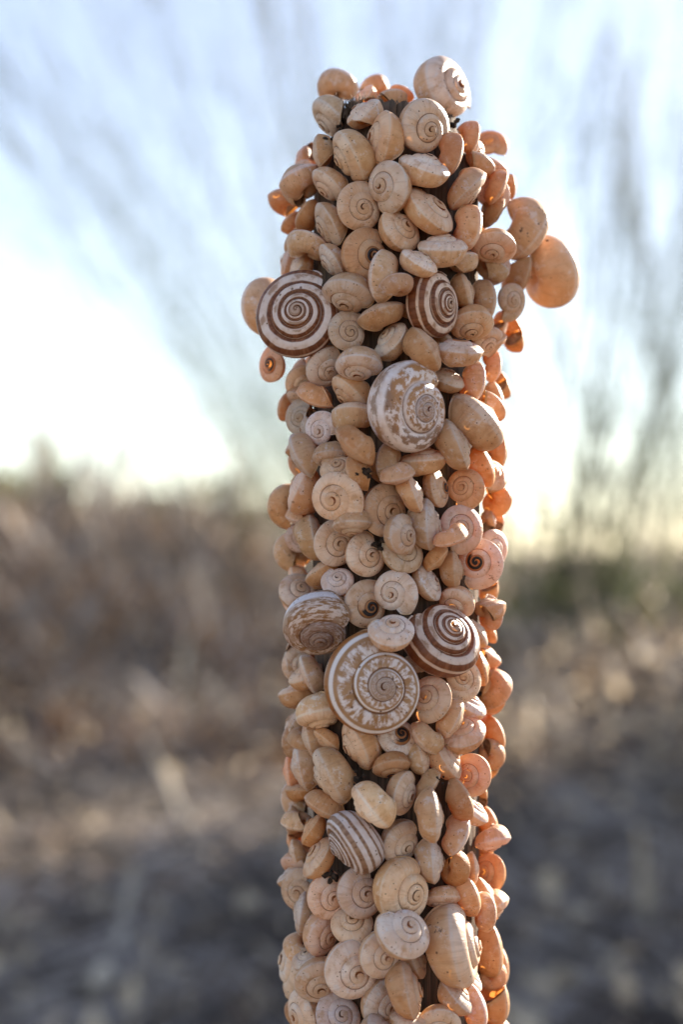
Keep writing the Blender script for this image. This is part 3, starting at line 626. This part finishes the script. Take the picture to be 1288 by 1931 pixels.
# ------------------------------------------------------------------ broom shrubs behind the post
M_stem = simple('broom_stem', (0.085, 0.10, 0.05), (0.14, 0.125, 0.075), 9, 0.7, 0.12)
M_twig = simple('broom_twig', (0.09, 0.115, 0.05), (0.15, 0.15, 0.08), 9, 0.7, 0.2)
M_leaf = simple('broom_leaf', (0.07, 0.105, 0.035), (0.13, 0.15, 0.06), 9, 0.7, 0.35)
def curve(p, d, L, bend, n, q):
    d = np.array(d, float); d /= np.linalg.norm(d); pts = [np.array(p, float)]
    for i in range(n):
        d = d + np.array([0, 0, bend]) / n + q.normal(size=3) * 0.03; d /= np.linalg.norm(d)
        pts.append(pts[-1] + d * L / n)
    return np.array(pts)
def broom(x, Y, nst, H, fan, label, seed, lean=(0, 0), r0=0.003, skirt=0, k=1.0):
    q = np.random.default_rng(seed)
    g = at(x, 1040, Y); bx, by = g.x, Y; bz = float(gz(bx, by)) - 0.02
    root = bpy.data.objects.new('broom_shrub', None); C.objects.link(root); root.location = (bx, by, bz)
    tag(root, label, 'shrub', 'broom shrubs behind the post')
    tw = Tubes(); LV = []; LF = []; nl = 0
    for _k in range(nst):
        a = q.uniform(0, 6.283); sp = fan * math.sqrt(q.uniform(0, 1))
        d = (math.cos(a) * sp + lean[0], math.sin(a) * sp * 0.7 + lean[1], 1.0)
        L = H * q.uniform(0.65, 1.1)
        p = curve((q.normal() * 0.09 * k, q.normal() * 0.08 * k, 0), d, L, 0.10, 12, q)
        st = Tubes(); st.add(p, np.linspace(r0, 0.0012 * k, len(p)) * q.uniform(0.7, 1.2), 5)
        st.build('stem', M_stem, root)
        for b in range(int(q.integers(8, 13) if k > 1.8 else q.integers(16, 26))):
            i = int(q.integers(1, 11)); tdir = p[i + 1] - p[i]; tdir /= np.linalg.norm(tdir)
            dd = tdir + q.normal(size=3) * 0.27
            bp = curve(p[i], dd, L * q.uniform(0.12, 0.38), 0.12, 6, q)
            tw.add(bp, np.linspace(0.0018, 0.0006, 7) * k, 3)
            for s_ in range(5):
                c = bp[int(q.integers(1, 7))] + q.normal(size=3) * 0.01 * k
                e1 = q.normal(size=3); e1 /= np.linalg.norm(e1); e2 = np.cross(e1, q.normal(size=3)); e2 /= np.linalg.norm(e2)
                l_, w_ = q.uniform(0.008, 0.02) * k, q.uniform(0.002, 0.004) * k
                LV += [c - e1 * l_, c + e2 * w_, c + e1 * l_, c - e2 * w_]; LF.append([nl, nl + 1, nl + 2, nl + 3]); nl += 4
    for _k in range(skirt):
        c = np.array([q.normal() * 0.17, q.normal() * 0.15, abs(q.normal()) * 0.13 + 0.02]) * k; e1 = q.normal(size=3); e1 /= np.linalg.norm(e1); e2 = np.cross(e1, q.normal(size=3)); e2 /= np.linalg.norm(e2)
        l_, w_ = q.uniform(0.012, 0.03) * k, q.uniform(0.003, 0.007) * k
        LV += [c - e1 * l_, c + e2 * w_, c + e1 * l_, c - e2 * w_]; LF.append([nl, nl + 1, nl + 2, nl + 3]); nl += 4
    t = tw.build('twigs', M_twig, root); t['kind'] = 'stuff'
    lv = link('leaves', raw_mesh('leaves', np.array(LV), np.array(LF), M_leaf), root); lv['kind'] = 'stuff'
broom(1085, 7.6, 24, 3.6, 0.50, 'tall green broom shrub rising on the sunward side of the post', 5, (0.08, 0), 0.0115, 1300, 2.0)
broom(760, 8.2, 56, 5.2, 0.60, 'wide wispy broom shrub fanning out directly behind the post', 6, (-0.26, 0), 0.0034, 200, 1.35)
broom(1275, 9.5, 22, 4.2, 0.40, 'farther thin broom shrub beyond the tall green one', 8, (0.06, 0), 0.006, 300, 1.5)

# ------------------------------------------------------------------ round green bushes on the skyline
M_bush = simple('bush_leaf', (0.11, 0.115, 0.035), (0.20, 0.17, 0.06), 3, 0.8, 0.35)
M_bark = simple('bush_bark', (0.10, 0.07, 0.05), (0.17, 0.13, 0.1), 12, 0.9)
def bush(x, Y, rx, rz_, zc, label, seed, n=2600, name='bush'):
    q = np.random.default_rng(seed); p = at(x, 1000, Y); g = float(gz(p.x, Y))
    root = bpy.data.objects.new(name, None); C.objects.link(root); root.location = (p.x, Y, g)
    tag(root, label, 'bush' if name == 'bush' else 'tree', 'bushes on the skyline' if name == 'bush' else 'unseen trees added to shade the litter')
    tr = Tubes()
    for k in range(7):
        tr.add(curve((q.normal() * 0.05, q.normal() * 0.05, -0.05), (q.normal() * 0.5, q.normal() * 0.5, 1), zc + rz_ * 0.6, 0, 6, q), np.linspace(0.022, 0.006, 7), 5)
    tr.build('trunk', M_bark, root)
    lob = q.normal(size=(22, 3)) * 0.45
    c = lob[q.integers(0, 22, n)] + q.normal(size=(n, 3)) * 0.24
    c = c * [rx, rx, rz_] + [0, 0, zc]; e1 = q.normal(size=(n, 3)); e1 /= np.linalg.norm(e1, axis=1)[:, None]
    e2 = np.cross(e1, q.normal(size=(n, 3))); e2 /= np.linalg.norm(e2, axis=1)[:, None]
    s_ = q.uniform(0.02, 0.05, (n, 1)) * (rx / 0.6) ** 0.5
    V = np.stack([c - e1 * s_, c + e2 * s_ * 0.5, c + e1 * s_, c - e2 * s_ * 0.5], 1).reshape(-1, 3)
    cr = link('crown', raw_mesh('crown', V, np.arange(4 * n).reshape(-1, 4), M_bush), root); cr['kind'] = 'stuff'
bush(5, 10.5, 0.42, 0.22, 0.26, 'yellow-green bush at the end of the dry bank', 41, 800)
bush(95, 9.6, 0.16, 0.34, 0.30, 'narrow olive bush standing among the dry bank grass', 42, 1400)
bush(300, 10, 0.55, 0.14, 0.16, 'low olive bush along the crest of the dry bank', 43)
bush(420, 9.6, 0.42, 0.12, 0.14, 'flattest olive bush where the bank slopes down', 44)

for k, (hx, hy) in enumerate(((3.1, 6.9), (4.6, 8.3), (5.6, 9.4))):   # unseen small trees, added to cast shade over the litter
    bush(644 + hx / hy * K, hy, 1.0, 1.25, 2.45, ['unseen small tree added for shade, nearest the broom shrubs', 'unseen small tree added for shade, behind the nearest one', 'outermost unseen small tree added for shade, on the sunward side'][k], 50 + k, 9000, 'shade_tree')
# ------------------------------------------------------------------ dry grass, litter, fallen stems
M_grass = simple('dry_grass_blade', (0.22, 0.115, 0.06), (0.48, 0.32, 0.19), 2.2, 0.75, 0.38)
M_litter = simple('twig_litter', (0.07, 0.055, 0.048), (0.56, 0.50, 0.46), 3.2, 0.7)
M_flake = simple('dry_leaf', (0.10, 0.07, 0.055), (0.60, 0.50, 0.40), 3.6, 0.6, 0.2)
M_straw = simple('pale_straw', (0.60, 0.51, 0.38), (0.76, 0.68, 0.54), 8, 0.45, 0.15, spec=0.6)
def grass():
    n = 64000; q = np.random.default_rng(17)
    # clumped over the bank and the far flat
    cx = q.uniform(-6, 6, 900); cy = 5.2 + 13 * q.uniform(0, 1, 900) ** 1.3
    ci = q.integers(0, 900, n); x = cx[ci] + q.normal(size=n) * 0.16; y = cy[ci] + q.normal(size=n) * 0.16
    keep = (np.abs(x) < 0.32 * y + 1.2) & (y > 4.6)
    nb = 34000; xb = q.uniform(-9, 9, nb); yb = 0.2 - 12 * q.uniform(size=nb) ** 0.8   # the same meadow goes on unseen around the viewer, added for warm bounce
    right = (x > 0.2) & (y < 6.5); keep &= ~(right & (q.uniform(size=n) < 0.55))
    x, y = np.r_[x[keep], xb], np.r_[y[keep], yb]; n = len(x); z = gz(x, y) - 0.01
    L = q.uniform(0.10, 0.34, n) * np.where(x < 0.5, 1.0, 0.7) * np.where(y < 1, 1.0, np.clip((y - 4) / 2.5, 0.35, 1))
    a = q.uniform(0, 6.283, n); lean = q.uniform(0.05, 0.75, n); w_ = q.uniform(0.0022, 0.0055, n) * np.where(y < 1, 3.0, 1.0)
    b = np.stack([x, y, z], 1); dx = np.stack([np.cos(a) * lean, np.sin(a) * lean, np.ones(n)], 1)
    sd = np.stack([-np.sin(a), np.cos(a), np.zeros(n)], 1)
    m_ = b + dx * (L * 0.5)[:, None]; t_ = b + dx * L[:, None] * np.array([1.25, 1.25, 0.93])
    V = np.stack([b - sd * w_[:, None], b + sd * w_[:, None], m_ + sd * w_[:, None] * 0.8, m_ - sd * w_[:, None] * 0.8, t_ + sd * w_[:, None] * 0.15, t_ - sd * w_[:, None] * 0.15], 1).reshape(-1, 3)
    k = np.arange(n)[:, None] * 6
    F = np.concatenate([k + [0, 1, 2, 3], k + [3, 2, 4, 5]])
    tag(link('dry_grass', raw_mesh('dry_grass', V, F, M_grass)), 'dense brown dry grass covering the bank behind the post', 'grass', None, 'stuff')
grass()
def litter():
    q = np.random.default_rng(23); tb = Tubes()
    for k in range(7600):
        Y = 1.3 + 8.2 * q.uniform() ** 1.25; x = q.uniform(-1, 1) * (0.30 * Y + 0.3)
        z = float(gz(x, Y)); L = q.uniform(0.05, 0.26) * (1 + max(0, Y - 4) * 0.16); a = q.uniform(0, 6.283); s_ = q.uniform(-0.1, 0.5) + max(0, Y - 4.5) * q.uniform(0, 0.5)
        d = np.array([math.cos(a), math.sin(a), s_]); p = np.array([x, Y, z + 0.004 + max(0, -s_) * L])
        m_ = p + d * L * 0.5 + q.normal(size=3) * 0.008
        tb.add([p, m_, p + d * L], np.array([1, 0.8, 0.4]) * q.uniform(0.0015, 0.0085) * (2.0 if Y > 5 else 1.0), 3)
    tag(tb.build('twig_litter', M_litter), 'tangle of grey fallen twigs and dead stalks on the ground', 'litter', None, 'stuff')
litter()
def stalk(pts, label, r=0.004):
    P = []
    for x, y, hgt in pts:
        Ys = np.linspace(1.2, 14, 1500); d = ray(x, y); hh = CAM_H + d.z * Ys - gz(d.x * Ys, Ys) - hgt
        Y = float(Ys[np.argmax(hh < 0)]); P.append(np.array(at(x, y, Y)))
    t = np.linspace(0, 1, 9); Q = np.stack([np.interp(t, np.linspace(0, 1, len(P)), [p[i] for p in P]) for i in range(3)], 1)
    Q[1:-1] += np.random.default_rng(int(pts[0][0])).normal(size=(7, 3)) * 0.003
    tb = Tubes(); tb.add(Q, np.linspace(r * 0.5, r, 9), 6)
    tag(tb.build('dry_stalk', M_straw), label, 'stalk', 'dry stalks behind the post')
stalk([(275, 1385, 0.12), (350, 1560, 0.0)], 'pale broken stalk leaning over the shaded litter', 0.012)
stalk([(255, 1650, 0.03), (215, 1810, 0.0)], 'pale straw stalk lying lower than the broken one', 0.015)
stalk([(165, 1865, 0.034), (195, 1835, 0.03)], 'short thick straw stub beside the lying straw stalk', 0.022)
stalk([(1190, 1285, 0.06), (1145, 1340, 0.0)], 'bright sunlit straw stub below the tall green broom shrub', 0.02)
stalk([(1080, 1730, 0.04), (1150, 1815, 0.0)], 'greyish stalk slanting down through the litter, sunward of the post', 0.015)
stalk([(1205, 1560, 0.25), (1225, 1760, 0.0)], 'thin upright grey stalk beside the slanting one', 0.012)
stalk([(355, 1190, 0.30), (335, 1330, 0.0)], 'greyish upright stalk in front of the dry bank', 0.018)
def flakes(name, n, mat, label, seed):
    q = np.random.default_rng(seed)
    Y = 2.0 + 7 * q.uniform(size=n) ** 1.2; x = q.uniform(-1, 1, n) * (0.26 * Y + 0.3)
    m5 = n // 2; Y[:m5] = q.uniform(5.0, 8.8, m5); x[:m5] = q.uniform(0.25, 1.0, m5) * 0.27 * Y[:m5]      # thicker among the sunlit tufts below the broom
    c = np.stack([x, Y, gz(x, Y) + q.uniform(0.01, 0.10, n) + (Y > 5) * q.uniform(0, 0.16, n)], 1)
    e1 = q.normal(size=(n, 3)); e1 /= np.linalg.norm(e1, axis=1)[:, None]; e2 = np.cross(e1, q.normal(size=(n, 3))); e2 /= np.linalg.norm(e2, axis=1)[:, None]; e3 = np.cross(e1, e2)
    l_ = q.uniform(0.015, 0.065, (n, 1)) * q.uniform(0.4, 1, (n, 1)); w_ = l_ * q.uniform(0.35, 0.7, (n, 1))
    V = np.stack([c - e1 * l_, c - e2 * w_ + e3 * w_ * 0.5, c + e1 * l_, c + e2 * w_ + e3 * w_ * 0.5], 1).reshape(-1, 3); k = np.arange(n)[:, None] * 4
    F = np.concatenate([k + [0, 1, 2], k + [0, 2, 3]])
    tag(link(name, raw_mesh(name, V, F, mat)), label, 'leaves', None, 'stuff')
flakes('dry_leaf_litter', 2100, M_flake, 'curled brown and grey dry leaves scattered over the litter', 31)
flakes('straw_chaff', 1500, simple('chaff', (0.58, 0.47, 0.33), (0.74, 0.63, 0.48), 8, 0.4, 0.45), 'pale chaff and straw scraps catching light over the litter', 37)
